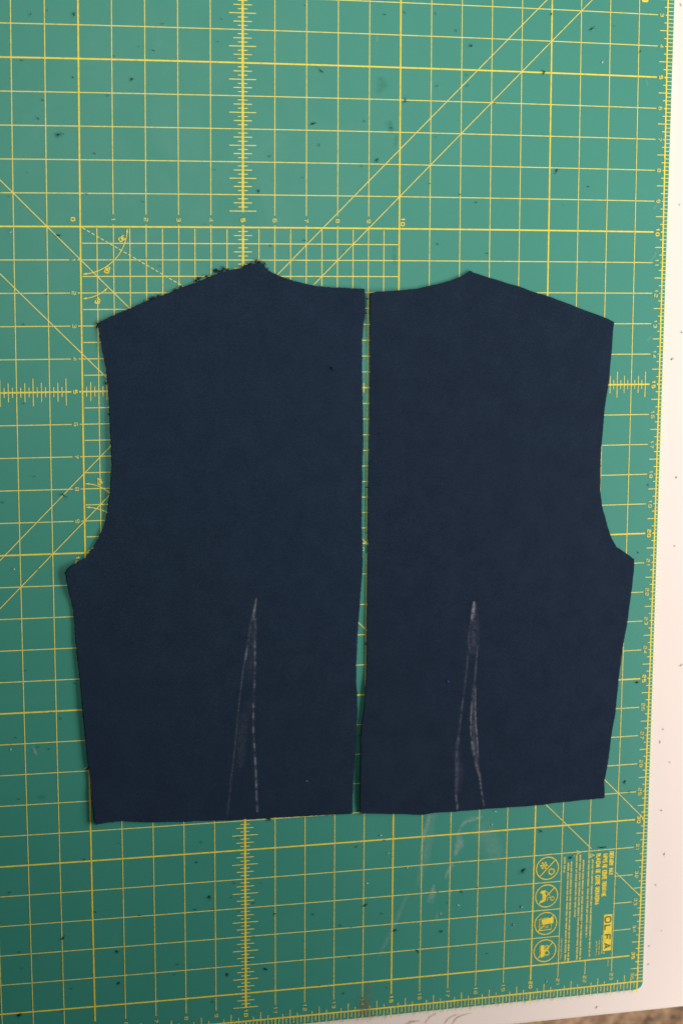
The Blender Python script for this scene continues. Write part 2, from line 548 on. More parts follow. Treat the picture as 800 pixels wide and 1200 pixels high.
# --- stroke lettering (x to the right, y up, in a 4 x 6 cell)
G = {
 '0': [[(0.7, 0), (3.3, 0), (4, 0.8), (4, 5.2), (3.3, 6), (0.7, 6), (0, 5.2), (0, 0.8), (0.7, 0)]],
 '1': [[(0.6, 4.6), (2.2, 6), (2.2, 0)]],
 '2': [[(0, 5.2), (0.7, 6), (3.3, 6), (4, 5.2), (4, 3.9), (3.4, 3.1), (0.6, 2.9), (0, 2.2), (0, 0), (4, 0)]],
 '3': [[(0, 5.3), (0.7, 6), (3.3, 6), (4, 5.2), (4, 3.8), (3.2, 3.1), (1.2, 3.1)], [(3.2, 3.0), (4, 2.3), (4, 0.8), (3.3, 0), (0.7, 0), (0, 0.8)]],
 '4': [[(3.0, 0), (3.0, 6), (0, 1.7), (4.3, 1.7)]],
 '5': [[(3.9, 6), (0.2, 6), (0.1, 3.4), (3.2, 3.5), (4, 2.8), (4, 0.8), (3.3, 0), (0.7, 0), (0, 0.8)]],
 '6': [[(3.8, 5.4), (3.2, 6), (0.7, 6), (0, 5.2), (0, 0.8), (0.7, 0), (3.3, 0), (4, 0.8), (4, 2.7), (3.3, 3.4), (0.1, 3.4)]],
 '7': [[(0, 6), (4, 6), (4, 5.2), (1.6, 2.4), (1.5, 0)]],
 '8': [[(0.7, 0), (3.3, 0), (4, 0.8), (4, 2.4), (3.3, 3.1), (4, 3.8), (4, 5.2), (3.3, 6), (0.7, 6), (0, 5.2), (0, 3.8), (0.7, 3.1), (0, 2.4), (0, 0.8), (0.7, 0)], [(0.9, 3.1), (3.1, 3.1)]],
 '9': [[(0.2, 0.6), (0.8, 0), (3.3, 0), (4, 0.8), (4, 5.2), (3.3, 6), (0.7, 6), (0, 5.2), (0, 3.4), (0.7, 2.7), (3.9, 2.7)]],
 'A': [[(0, 0), (2, 6), (4, 0)], [(0.8, 2), (3.2, 2)]],
 'C': [[(4, 5), (3.2, 6), (0.8, 6), (0, 5), (0, 1), (0.8, 0), (3.2, 0), (4, 1)]],
 'D': [[(0, 0), (0, 6), (2.8, 6), (4, 4.8), (4, 1.2), (2.8, 0), (0, 0)]],
 'E': [[(4, 6), (0, 6), (0, 0), (4, 0)], [(0, 3), (3.2, 3)]],
 'F': [[(4, 6), (0, 6), (0, 0)], [(0, 3), (3.2, 3)]],
 'G': [[(4, 5), (3.2, 6), (0.8, 6), (0, 5), (0, 1), (0.8, 0), (3.2, 0), (4, 1), (4, 3), (2.4, 3)]],
 'H': [[(0, 0), (0, 6)], [(4, 0), (4, 6)], [(0, 3), (4, 3)]],
 'I': [[(2, 0), (2, 6)]],
 'L': [[(0, 6), (0, 0), (3.8, 0)]],
 'M': [[(0, 0), (0, 6), (2, 2.5), (4, 6), (4, 0)]],
 'N': [[(0, 0), (0, 6), (4, 0), (4, 6)]],
 'O': [[(0.8, 0), (3.2, 0), (4, 1), (4, 5), (3.2, 6), (0.8, 6), (0, 5), (0, 1), (0.8, 0)]],
 'P': [[(0, 0), (0, 6), (3.2, 6), (4, 5.2), (4, 3.8), (3.2, 3), (0, 3)]],
 'R': [[(0, 0), (0, 6), (3.2, 6), (4, 5.2), (4, 3.8), (3.2, 3), (0, 3)], [(2.2, 3), (4, 0)]],
 'S': [[(4, 5.2), (3.3, 6), (0.7, 6), (0, 5.2), (0, 3.8), (0.7, 3.1), (3.3, 2.9), (4, 2.2), (4, 0.8), (3.3, 0), (0.7, 0), (0, 0.8)]],
 'T': [[(0, 6), (4, 6)], [(2, 6), (2, 0)]],
 'U': [[(0, 6), (0, 1), (0.8, 0), (3.2, 0), (4, 1), (4, 6)]],
 'V': [[(0, 6), (2, 0), (4, 6)]],
 'Y': [[(0, 6), (2, 3), (4, 6)], [(2, 3), (2, 0)]],
}


def text(ink, s, u0, v0, hgt, cw, adv, w, z, rot=0.0):
    """text reads down the photograph (towards +v), letters' tops towards +u; u0,v0 = centre of the string"""
    L = adv * (len(s) - 1) + cw
    for k, ch in enumerate(s):
        if ch == ' ': continue
        x0 = -L / 2 + k * adv
        for n_, stroke in enumerate(G[ch]):
            pts = []
            for x, y in stroke:
                a = x0 + x / 4 * cw; b = (y / 6 - 0.5) * hgt
                ca, sa = math.cos(rot), math.sin(rot)
                a, b = a * ca - b * sa, a * sa + b * ca
                pts.append((u0 + b, v0 + a))
            ink.line(pts, w, z + 0.00002 * n_)


def numeral(s, u, v, bold=False):
    k = Ink()
    hh = 0.104
    w = 0.032 if bold else 0.020
    text(k, s, u, v, hh, 0.092, 0.150, w, 0.00022)
    return k.build('numeral', M_INK if bold else M_INKT)


for v in range(1, 36): numeral(str(v), 23.80, v, v % 5 == 0)
numeral('36', 23.80, 35.77)
for u in range(1, 24): numeral(str(u), u, 35.70, u % 5 == 0)
for k in range(1, 10):
    numeral(str(k), 5 + k, 9.78, k == 5)
    numeral(str(k), 4.78, 10 + k, k == 5)
numeral('0', 4.78, 9.78, True); numeral('10', 15.11, 9.78, True); numeral('10', 4.76, 20.22, True)
numeral('8', 13.86, 20.19)
for s, u, v, ro in (('30', 6.26, 10.36, 1.0), ('60', 5.80, 11.30, 0.35), ('45', 5.50, 12.23, 0.35), ('45', 5.48, 17.78, -0.25), ('60', 6.1, 18.7, -0.4)):
    k = Ink()
    text(k, s, u, v, 0.12, 0.075, 0.105, 0.034, 0.00028, -ro)
    k.build('angle_figure')

# --- the printed panel
def to_uv(px, py):
    p = at(px, py)
    return (p.x / IN + 12, 18 - p.y / IN)


k = Ink()
seg(k, 21.0, 31.0, 21.0, 31.0001, 0.03)
k = Ink(0.00018)
for (s, u, v0, v1) in (('ROTARY MAT', 22.83, 31.10, 31.93), ('TAPIS DE COUPE ROTATIVE', 22.60, 31.13, 32.70), ('PLANCHA DE CORTE ROTATORIA', 22.35, 31.13, 32.97)):
    L = v1 - v0
    adv = L / (len(s) - 0.2)
    text(k, s, u, (v0 + v1) / 2, 0.140, adv * 0.76, adv, 0.036, 0.00018)
k.build('panel_title')

k = Ink(0.00018)
rr = random.Random(4)
cols = [(22.14, 31.30, 34.92), (22.00, 31.05, 34.15), (21.80, 31.30, 34.95), (21.68, 31.10, 34.95), (21.55, 31.12, 33.35),
        (21.36, 31.32, 34.96), (21.245, 31.35, 34.96), (21.11, 31.12, 31.70)]
for u, v0, v1 in cols:
    v = v0
    while v < v1:
        wl = rr.uniform(0.10, 0.34)
        e = min(v1, v + wl)
        # rows of tiny letter strokes: a core line with stems
        seg(k, u, v, u, e, 0.020, 0.00018)
        x = v + 0.012
        while x < e:
            a = rr.choice((0.028, 0.036, 0.036, 0.044)); b = rr.choice((0.028, 0.036, 0.036))
            seg(k, u - b, x, u + a, x, 0.013, 0.00023)
            x += 0.027
        v = e + 0.035
k.build('warning_text', M_INKT)
k = Ink(0.00018)
for cu, cv in ((22.12, 31.16), (21.62, 31.02)):
    k.line([(cu - 0.07, cv - 0.07), (cu + 0.08, cv), (cu - 0.07, cv + 0.07)], 0.018, 0.0002, closed=True)
    seg(k, cu - 0.04, cv, cu + 0.03, cv, 0.014, 0.00024)
k.build('warning_triangle', M_INKT)
k = Ink(0.00018)
for u, v0, v1 in ((22.60, 34.12, 34.84), (22.50, 34.28, 34.84), (22.40, 34.33, 34.84)) + ((22.86, 35.05, 35.32),) + ((21.09, 34.10, 34.88),):
    v = v0
    while v < v1:
        e = min(v1, v + rr.uniform(0.08, 0.2))
        seg(k, u, v, u, e, 0.010, 0.00018)
        x = v + 0.01
        while x < e:
            a = rr.choice((0.02, 0.032)); seg(k, u - 0.026, x, u + a, x, 0.010, 0.00023); x += 0.034
        v = e + 0.03
tag(k.build('small_print', M_INKT), kind='stuff')
# logo badge: yellow bar of four letter tiles
b0, b1 = 33.38, 34.72
badge = Ink(0.00018)
badge.quad((22.64, b0), (22.955, b0), (22.955, b1), (22.64, b1), 0.00018)
bo = badge.build('logo_badge')
for ch, v in zip('OLFA', (33.57, 33.87, 34.22, 34.54)):
    k = Ink(0.00026)
    text(k, ch, 22.80, v, 0.205, 0.18 if ch != 'O' else 0.20, 0.2, 0.047, 0.00026)
    k.build('logo_letter', M_LETTER, bo)
k = Ink(0.00026)
for v in (33.74, 34.06, 34.40): seg(k, 22.645, v, 22.95, v, 0.010, 0.00027)
k.build('tile_joint', M_INKT, bo)
k = Ink(0.00018)
text(k, 'R', 22.67, 34.79, 0.07, 0.05, 0.06, 0.016, 0.00018)
k.build('trade_mark_sign', M_INKT)

k = Ink(0.00018)
k.poly([(23.08, 1.30), (23.31, 1.30), (23.31, 2.56), (23.28, 2.62), (23.11, 2.62), (23.08, 2.56)], 0.00018)
k.build('corner_badge')

# pictograms in their cells
def ring(k, cu, cv, r, w, z=0.00018, m=40):
    k.line([(cu + r * math.cos(2 * math.pi * i / m), cv + r * math.sin(2 * math.pi * i / m)) for i in range(m)], w, z, closed=True)


def picto(cv):
    k = Ink(0.00018)
    ring(k, 20.49, cv, 0.40, 0.034)
    seg(k, 20.49 - 0.275, cv + 0.275, 20.49 + 0.275, cv - 0.275, 0.036, 0.00026)
    return k


cu = 20.49
k = picto(31.49)                                    # frost and sun
for a in range(0, 180, 60):
    c_, s_ = math.cos(R(a)), math.sin(R(a))
    seg(k, cu - 0.13 - 0.13 * c_, 31.38 - 0.13 * s_, cu - 0.13 + 0.13 * c_, 31.38 + 0.13 * s_, 0.026, 0.0002 + a * 2e-7)
for a in range(0, 360, 60):
    c_, s_ = math.cos(R(a)), math.sin(R(a))
    ring(k, cu - 0.13 + 0.10 * c_, 31.38 + 0.10 * s_, 0.030, 0.016, 0.00024, 8)
ring(k, cu + 0.15, 31.62, 0.095, 0.034, 0.00021)
for a in range(0, 360, 45):
    c_, s_ = math.cos(R(a)), math.sin(R(a))
    seg(k, cu + 0.15 + 0.12 * c_, 31.62 + 0.12 * s_, cu + 0.15 + 0.145 * c_, 31.62 + 0.145 * s_, 0.022, 0.00023)
k.build('safety_pictogram')
k = picto(32.49)                                    # hand and knife
k.poly([(cu - 0.22, 32.30), (cu - 0.06, 32.27), (cu - 0.03, 32.45), (cu - 0.02, 32.62), (cu - 0.08, 32.70), (cu - 0.24, 32.72), (cu - 0.26, 32.68), (cu - 0.15, 32.60), (cu - 0.15, 32.42), (cu - 0.25, 32.36)], 0.0002)
k.line([(cu - 0.05, 32.30), (cu + 0.10, 32.44), (cu + 0.14, 32.56)], 0.024, 0.00022)
ring(k, cu + 0.21, 32.60, 0.065, 0.024, 0.00024, 18)
k.line([(cu + 0.0, 32.68), (cu + 0.05, 32.56), (cu + 0.14, 32.54)], 0.02, 0.00023)
k.build('safety_pictogram')
k = picto(33.49)                                    # machine
k.poly([(cu - 0.16, 33.34), (cu + 0.28, 33.28), (cu + 0.28, 33.50), (cu - 0.12, 33.53)], 0.0002)
k.line([(cu - 0.24, 33.32), (cu + 0.10, 33.28)], 0.018, 0.00022)
k.line([(cu - 0.24, 33.32), (cu - 0.24, 33.74), (cu + 0.20, 33.72), (cu + 0.20, 33.50)], 0.024, 0.00022)
k.line([(cu - 0.18, 33.36), (cu - 0.18, 33.70)], 0.014, 0.00024)
for q in (0.02, 0.11): ring(k, cu - 0.05 + q, 33.62, 0.035, 0.014, 0.00024, 10)
k.build('safety_pictogram')
k = picto(34.49)                                    # curled sheet
k.poly([(cu - 0.16, 34.28), (cu - 0.03, 34.28), (cu - 0.01, 34.70), (cu - 0.15, 34.74)], 0.0002)
k.line([(cu - 0.19, 34.27), (cu - 0.18, 34.74)], 0.016, 0.00021)
ring(k, cu + 0.07, 34.38, 0.070, 0.030, 0.00022, 16)
ring(k, cu + 0.07, 34.58, 0.085, 0.034, 0.00022, 16)
k.build('safety_pictogram')

# ------------------------------------------------------------------ smears, stains and scratches (worn into the mat)
def dust_strip(name, pts, widths, mat, z, parent, proj=True):
    P = [at(x, y, z) if proj else Vector((x, y, z)) for x, y in pts]
    # resample smoothly
    Q = []; Wd = []
    for i in range(len(P) - 1):
        p0 = P[max(0, i - 1)]; p1 = P[i]; p2 = P[i + 1]; p3 = P[min(len(P) - 1, i + 2)]
        for s in range(6):
            t_ = s / 6
            Q.append(0.5 * ((2 * p1) + (p2 - p0) * t_ + (2 * p0 - 5 * p1 + 4 * p2 - p3) * t_ ** 2 + (3 * p1 - p0 - 3 * p2 + p3) * t_ ** 3))
            Wd.append(widths[i] + (widths[i + 1] - widths[i]) * t_)
    Q.append(P[-1]); Wd.append(widths[-1])
    V = []; F = []; U = []
    L = len(Q) - 1
    for i, p in enumerate(Q):
        tq = (Q[min(L, i + 1)] - Q[max(0, i - 1)]); tq.z = 0; tq.normalize()
        nn = Vector((-tq.y, tq.x, 0)); w = Wd[i] * 0.00068 / 2
        V += [p - nn * w, p, p + nn * w]
        U += [(i / L, 0), (i / L, 0.5), (i / L, 1)]
        if i:
            a = 3 * (i - 1)
            F += [(a, a + 3, a + 4, a + 1), (a + 1, a + 4, a + 5, a + 2)]
    return mesh_obj(name, V, F, mat, parent, U)


zs = 0.00036
def smear(pts, w, m=M_SMEAR, name='chalk_smear'):
    global zs
    zs += 0.00001
    return dust_strip(name, pts, w, m, zs, mat_root)


smear([(503, 954), (499, 970), (495, 985), (493, 1000)], [7, 8, 6, 4])
smear([(535, 980), (541, 967), (550, 960), (566, 957)], [3, 6, 8, 4])
smear([(549, 963), (556, 960), (564, 958)], [5, 5, 3])
smear([(538, 978), (537, 990), (532, 1004)], [10, 14, 5])
smear([(534, 988), (544, 990)], [14, 12], M_SMEARF)
smear([(531, 1012), (525, 1020), (521, 1030)], [6, 8, 4])
smear([(508, 1036), (506, 1048), (503, 1058)], [4, 12, 12])
smear([(513, 1068), (509, 1080)], [6, 5], M_SMEARF)
smear([(478, 1046), (463, 1080), (442, 1124)], [7, 9, 5], M_SMEARF, 'scuff_streak')
smear([(506, 952), (498, 1000), (488, 1040)], [16, 18, 8], M_SMEARF)
smear([(560, 965), (575, 990), (584, 1010)], [30, 34, 18], M_SMEARF)
smear([(441, 40), (442, 50)], [5, 3], M_SMEARF)
smear([(38, 874), (44, 886)], [5, 3], M_SMEAR)
smear([(758, 310), (766, 300), (770, 288)], [3, 4, 2], M_SMEARF)
smear([(756, 92), (758, 100)], [4, 3], M_SMEARF)
smear([(757, 400), (762, 394)], [4, 3], M_SMEARF)
smear([(764, 245), (770, 240)], [4, 3], M_SMEARF)
smear([(418, 1168), (428, 1180), (434, 1196)], [10, 20, 22], M_BROWN, 'brown_stain')
smear([(432, 1150), (430, 1172), (422, 1192)], [8, 22, 26], M_BROWN, 'brown_stain')
smear([(530, 1180), (546, 1174), (558, 1166)], [7, 9, 7], M_BROWN, 'brown_stain')
smear([(444, 90), (448, 100), (442, 110)], [12, 16, 8], M_DARKST, 'dark_smudge')
smear([(455, 142), (461, 155)], [12, 10], M_DARKST, 'dark_smudge')
smear([(465, 158), (463, 172)], [4, 4], M_DARKST, 'dark_smudge')
smear([(462, 288), (463, 310)], [4, 6], M_DARKST, 'dark_smudge')
smear([(42, 1120), (52, 1122)], [9, 9], M_BROWN, 'dark_smudge')
smear([(45, 934), (56, 934)], [9, 7], M_DARKST, 'dark_smudge')
smear([(64, 160), (74, 156)], [9, 8], M_DARKST, 'dark_smudge')
smear([(606, 1024), (618, 1018)], [10, 10], M_DARKST, 'dark_smudge')
zt = TZ + 0.00012
for pts, w in (([(497, 1200), (503, 1192), (512, 1187)], [3, 4, 3]), ([(520, 1200), (526, 1193), (537, 1188)], [4, 4, 2]),
               ([(528, 1203), (536, 1192), (552, 1187)], [3, 4, 2]), ([(470, 1205), (480, 1198), (492, 1196)], [4, 5, 3])):
    dust_strip('brown_stroke', pts, w, M_WOODST, zt, table); zt += 0.00001

# ------------------------------------------------------------------ the two cloth pieces
LEFT = [(114.5, 378.5), (133, 370), (152.5, 361.5), (175.5, 352), (194, 344.5), (216, 336), (233, 329.5), (250, 322.7), (262, 318.5), (283.6, 313.8), (292, 310.5),
        (302, 308.5), (307, 310.5), (314, 317), (326, 322.7), (344, 329.4), (368, 334.5), (388, 336.9), (408.5, 337.5), (427, 338.7),
        (427.2, 350), (427, 370), (426, 378), (424.8, 390), (424.3, 405), (424.3, 440), (425.2, 480), (425.2, 520), (424.5, 560), (424, 583), (423.7, 607), (424.3, 632),
        (424.9, 655.7), (424.3, 672), (422.8, 690), (421.8, 708.7), (420, 728.5), (418.7, 748), (417.3, 777.5), (417.3, 795), (418.2, 815), (418.9, 831.7),
        (418, 849), (417, 872.5), (416, 885), (414.6, 907.5), (413.4, 931), (412.6, 953.2),
        (395, 954.6), (361, 956.2), (330, 957.7), (314, 958.6), (286, 960), (265, 961.4), (240, 962), (216, 963), (190, 963.4), (163, 963.2), (142, 962.4), (125, 963.4), (112, 965.4),
        (110.2, 951), (107.3, 933), (105.3, 906), (102.6, 885), (100.6, 867), (98, 831.6), (94.5, 798), (91, 767.5), (88.2, 735), (86.2, 714), (84, 704), (80.3, 689), (77, 671),
        (81, 665), (91, 659.3), (100.6, 654), (109.7, 642), (116.4, 630), (121.5, 618), (125, 605), (129.3, 578), (131.6, 547.5), (131, 524), (129.6, 500),
        (128.2, 473), (127, 452), (125, 432), (121.5, 415.5), (117.5, 393.6)]
RIGHT = [(433, 344), (436.5, 342.6), (442, 341.6), (460, 341), (470, 340.2), (489.5, 338), (510, 333.5), (530, 328.2), (541, 323.3), (551, 317.4), (554, 319.6), (574, 325.7),
         (607.6, 335.5), (620, 340.5), (641.4, 347), (675, 359.5), (709, 372.4), (719.2, 377.4), (718, 386), (715.6, 415.5), (713.3, 442.5), (710, 466), (708, 480), (705.5, 507), (703.5, 537),
         (702.8, 574.5), (705.5, 594.8), (710.6, 615), (715.6, 630), (721.7, 641), (732.5, 647.7), (742.8, 655), (742.6, 662), (740, 686), (736.8, 713), (732.6, 740),
         (729, 761), (724.2, 794.5), (720.5, 835), (715.6, 865), (712, 892), (710, 906), (707.6, 916), (708, 935),
         (699, 936), (675, 938.3), (658, 940.2), (631, 943.7), (607.6, 945.7), (587, 946.8), (563.7, 948.6), (540, 950.5), (510, 952.5), (496, 954.8), (479, 953.9), (449, 953.6), (422.8, 952.8),
         (421.6, 942.5), (421.8, 913), (422.2, 890), (422.2, 866.7), (424, 849), (426.3, 831.7), (427.6, 818), (428, 804), (429.8, 789), (430, 760), (430, 725), (430.6, 695),
         (431, 653), (431.3, 630), (431.5, 595), (431.6, 560), (432.8, 510), (433.4, 455), (433.6, 408), (433, 365)]


def lint_mesh(seed, L, Wd, hgt=0.00035, hairs=3):
    """a crumb of matted fibre with a few hairs sticking out; lies along local x"""
    rnd = random.Random(seed)
    V = []; F = []
    m = 9
    tip = [Vector((0, 0, hgt))]
    ringp = []
    for i in range(m):
        a = 2 * math.pi * i / m
        k = rnd.uniform(0.6, 1.2)
        ringp.append(Vector((L / 2 * math.cos(a) * k, Wd / 2 * math.sin(a) * k, 0)))
    V = ringp + [p * 0.6 + Vector((0, 0, hgt * rnd.uniform(0.6, 1.1))) for p in ringp] + tip
    for i in range(m):
        j = (i + 1) % m
        F += [(i, j, m + j, m + i), (m + i, m + j, 2 * m)]
    for h_ in range(hairs):
        s = random.Random(seed * 31 + h_)
        a = s.uniform(0, 2 * math.pi)
        p = Vector((L * 0.3 * math.cos(a), Wd * 0.3 * math.sin(a), hgt * 0.4)); dr = Vector((math.cos(a), math.sin(a) * 0.6, 0))
        r = 0.00009; base = len(V)
        for q in range(4):
            nn = Vector((-dr.y, dr.x, 0)).normalized() * r
            V += [p + nn, p - nn, p + Vector((0, 0, r * 1.5))]
            if q:
                i = base + 3 * q
                for w in range(3):
                    x = (w + 1) % 3
                    F.append((i - 3 + w, i - 3 + x, i + x, i + w))
            dr = (dr + Vector((s.uniform(-.6, .6), s.uniform(-.6, .6), 0))).normalized()
            p = p + dr * L * 0.22; p.z = max(0.0001, p.z * 0.8)
    return V, F


def cloth_h(p, seed):
    q = Vector((p.x * 6.0, p.y * 6.0, seed))
    return 0.0005 * mnoise.noise(q) + 0.00012 * mnoise.noise(q * 4.3)


def cloth_piece(pts, seed, mat, label, thick=0.0011, jit=0.00022, lifts=()):
    rnd = random.Random(seed)
    P = [at(x, y, 0.0012) for x, y in pts]
    n0 = len(P)
    B = []
    for i in range(n0):
        a, b = P[i], P[(i + 1) % n0]
        L = (b - a).length
        m = max(1, int(L / 0.0016))
        for k in range(m):
            B.append(a + (b - a) * (k / m))
    # cut edge wanders a little
    nb = len(B)
    out = []
    for i, p in enumerate(B):
        t = (B[(i + 1) % nb] - B[i - 1]); t.z = 0; t.normalize()
        nn = Vector((t.y, -t.x, 0))
        w = mnoise.noise(Vector((p.x * 70, p.y * 70, seed * 3.1))) * 0.00045 + rnd.uniform(-jit, jit)
        out.append(p + nn * w)
    B = out
    xs = [p.x for p in B]; ys = [p.y for p in B]
    pts2 = [Vector((p.x, p.y)) for p in B]
    edges = [(i, (i + 1) % nb) for i in range(nb)]

    def inside(x, y):
        c = False; j = nb - 1
        for i in range(nb):
            yi, yj = ys[i], ys[j]
            if (yi > y) != (yj > y) and x < (xs[j] - xs[i]) * (y - yi) / (yj - yi) + xs[i]: c = not c
            j = i
        return c
    step = 0.0075
    x = min(xs) + step / 2
    row = 0
    rows = []
    while x < max(xs):
        # scanline crossings
        cr = []
        for i in range(nb):
            j = (i + 1) % nb
            if (xs[i] > x) != (xs[j] > x):
                cr.append(ys[i] + (ys[j] - ys[i]) * (x - xs[i]) / (xs[j] - xs[i]))
        cr.sort()
        for a, b in zip(cr[::2], cr[1::2]):
            y = a + 0.003
            while y < b - 0.003:
                pts2.append(Vector((x + rnd.uniform(-0.001, 0.001), y)))
                y += step
        x += step
    res = delaunay_2d_cdt(pts2, edges, [], 1, 1e-7)
    vo, fo = res[0], res[2]
    # boundary order in output
    orig = res[3]
    idx_map = {}
    for oi, lst in enumerate(orig):
        for s in lst: idx_map.setdefault(s, oi)
    Vt = []
    for q in vo:
        p = Vector((q.x, q.y, 0))
        hgt = 0.0014 + cloth_h(p, seed)
        for (lx, ly, lr, lh) in lifts:
            c = at(lx, ly); dd = (Vector((c.x, c.y)) - Vector((p.x, p.y))).length
            if dd < lr: hgt += 0.6 * lh * (0.5 + 0.5 * math.cos(math.pi * dd / lr))
        Vt.append(Vector((q.x, q.y, hgt)))
    N = len(Vt)
    bound = [idx_map[i] for i in range(nb)]
    Fc = []
    for f in fo:
        a, b, c = (Vt[k] for k in f[:3])
        if (b - a).cross(c - a).z < 0: f = f[::-1]
        Fc.append(tuple(f))
    V = list(Vt) + [v - Vector((0, 0, thick)) for v in Vt]
    Fc += [tuple(N + k for k in f[::-1]) for f in list(Fc)]
    for i in range(nb):
        a, b = bound[i], bound[(i + 1) % nb]
        Fc.append((a, b, N + b, N + a))
    o = mesh_obj('fabric_piece', V, Fc, mat, None)
    for p in o.data.polygons: p.use_smooth = abs(p.normal.z) > 0.5
    bmx = bmesh.new(); bmx.from_mesh(o.data); bmesh.ops.recalc_face_normals(bmx, faces=bmx.faces)
    for e in bmx.edges:
        if len(e.link_faces) == 2 and abs(abs(e.link_faces[0].normal.z) - abs(e.link_faces[1].normal.z)) > 0.5: e.smooth = False
    bmx.to_mesh(o.data); bmx.free()
    tag(o, label, 'fabric piece')
    return o, B


def fray(parent, B, seed, dens, spots=(), tufts=()):
    """loose fibre ends along the cut edge"""
    rnd = random.Random(seed)
    V = []; F = []
    nb = len(B)

    def fibre(p, d, L, r):
        a = Vector(p); cur = d.copy(); segs = max(3, int(L / 0.0007)); side0 = len(V)
        for s in range(segs + 1):
            rr_ = r * (1 - 0.75 * s / segs)
            nn = Vector((-cur.y, cur.x, 0)).normalized()
            V.extend([a + nn * rr_, a - nn * rr_, a + Vector((0, 0, rr_ * 1.6))])
            if s:
                i = side0 + 3 * s
                for q in range(3):
                    w = (q + 1) % 3
                    F.append((i - 3 + q, i - 3 + w, i + w, i + q))
            ang_ = rnd.gauss(0, 0.42)
            cur = Vector((cur.x * math.cos(ang_) - cur.y * math.sin(ang_), cur.x * math.sin(ang_) + cur.y * math.cos(ang_), 0))
            a = a + cur * (L / segs) + Vector((0, 0, rnd.uniform(-0.00008, 0.00006)))
            a.z = max(0.00045, a.z)
    for i, p in enumerate(B):
        t = (B[(i + 1) % nb] - B[i - 1]); t.z = 0; t.normalize()
        nn = Vector((-t.y, t.x, 0))            # outward for a clockwise outline
        k = dens
        boost = 1.0
        for (sx, sy, sr, amt) in spots:
            c = at(sx, sy, p.z)
            if (c - p).length < sr * 0.00068: boost = max(boost, amt)
        cnt = k * boost
        m = int(cnt) + (1 if rnd.random() < cnt % 1 else 0)
        for _ in range(m):
            q = p + t * rnd.uniform(-0.0009, 0.0009) - nn * 0.0007
            q.z = rnd.uniform(0.0006, 0.0013)
            dd = (nn + t * rnd.gauss(0, 0.55)).normalized()
            L = rnd.uniform(0.0008, 0.0020) * (1.0 + 0.28 * (boost - 1))
            fibre(q, dd, L, rnd.uniform(0.00006, 0.00014) * (1 + 0.08 * (boost - 1)))
    for (x, y, L, w, a) in tufts:
        for q in range(3):
            tv, tf = lint_mesh(rnd.randrange(9999), L * 0.00068 * rnd.uniform(0.35, 0.7), w * 0.00068 * rnd.uniform(0.3, 0.5), 0.0003, 7)
            c = at(x + rnd.gauss(0, L * 0.2), y + rnd.gauss(0, w * 0.2), 0.0007); ca, sa = math.cos(R(a + rnd.gauss(0, 30))), math.sin(R(a + rnd.gauss(0, 30)))
            b0 = len(V)
            V.extend(Vector((c.x + p.x * ca - p.y * sa, c.y + p.x * sa + p.y * ca, 0.0007 + p.z)) for p in tv)
            F.extend(tuple(b0 + k_ for k_ in g_) for g_ in tf)
    o = mesh_obj('frayed_threads', V, F, M_THREAD, parent)
    tag(o, kind='stuff')
    return o


def orient(pts):
    a = sum(pts[i][0] * pts[(i + 1) % len(pts)][1] - pts[(i + 1) % len(pts)][0] * pts[i][1] for i in range(len(pts)))
    return pts


piece_l, BL = cloth_piece(LEFT, 11, M_NAVY, 'navy blue cloth bodice piece with frayed shoulder edge and thin chalk dart, on the left',
                          lifts=((77, 671, 0.03, 0.003), (110, 960, 0.035, 0.0022), (427, 350, 0.03, 0.0012), (302, 309, 0.02, 0.001), (130, 540, 0.06, 0.0015), (98, 830, 0.09, 0.0014)))
piece_r, BR = cloth_piece(RIGHT, 23, M_NAVY2, 'navy blue cloth bodice piece with clean cut edges and rubbed chalk dart, on the right',
                          jit=0.00012, lifts=((433, 350, 0.04, 0.0022), (423, 900, 0.07, 0.0020), (428, 820, 0.03, 0.001)))
fray(piece_l, BL, 5, 1.3, ((300, 311, 12, 2.4), (250, 321, 8, 2.6), (262, 318, 7, 2.4), (286, 313, 7, 2.0), (232, 329, 6, 2.2), (176, 351, 9, 2.6), (114, 379, 6, 2.6), (200, 342, 20, 1.8),
                           (128, 470, 40, 1.9), (131, 540, 30, 1.7), (100, 655, 14, 2.2), (95, 800, 60, 1.9), (120, 963, 10, 2.2), (427, 352, 12, 3.0), (425, 520, 60, 1.5), (250, 962, 60, 1.3)),
     ((233, 326.5, 6, 4, 30), (242, 324.5, 5, 3, 0), (252.5, 317.5, 7, 6, -40), (259.5, 317, 7, 4, 20), (266, 316.5, 5, 3, 10), (286, 312, 6, 4, 15), (294, 309.5, 6, 3, 10), (302, 307.5, 7, 5, 60),
      (309, 311, 6, 4, -40), (312, 315, 5, 4, -50), (177, 350.5, 8, 3.5, 25), (186, 346.5, 5, 3, 20), (212, 336.5, 5, 3, 30), (204, 339.5, 4, 3, 30), (115, 380, 5, 4, 80), (229, 329.5, 4, 3, 30),
      (118, 394, 4, 3, 80), (126, 449, 4, 2.5, 80), (129, 486, 4, 2.5, 80), (315, 959.5, 6, 3, 10), (93, 659, 4, 3, 40), (98, 840, 4, 2, 80), (104, 900, 4, 2, 80)))
fray(piece_r, BR, 6, 0.35, ((433, 352, 10, 2.5), (553, 319, 5, 2.5), (640, 347, 14, 1.5), (722, 642, 12, 2.0), (428, 950, 12, 3), (710, 900, 30, 1.6), (722, 820, 60, 1.3)))

# ------------------------------------------------------------------ chalk darts on the cloth
def chalk(parent, pts, widths, mat, seed, lift=0.00012, base=0.0014, lifts=()):
    o = dust_strip('chalk_line', pts, widths, mat, 0.0015, parent)
    for v in o.data.vertices:
        v.co.z = base + cloth_h(Vector((v.co.x, v.co.y, 0)), seed) + lift + 0.00012
    return o


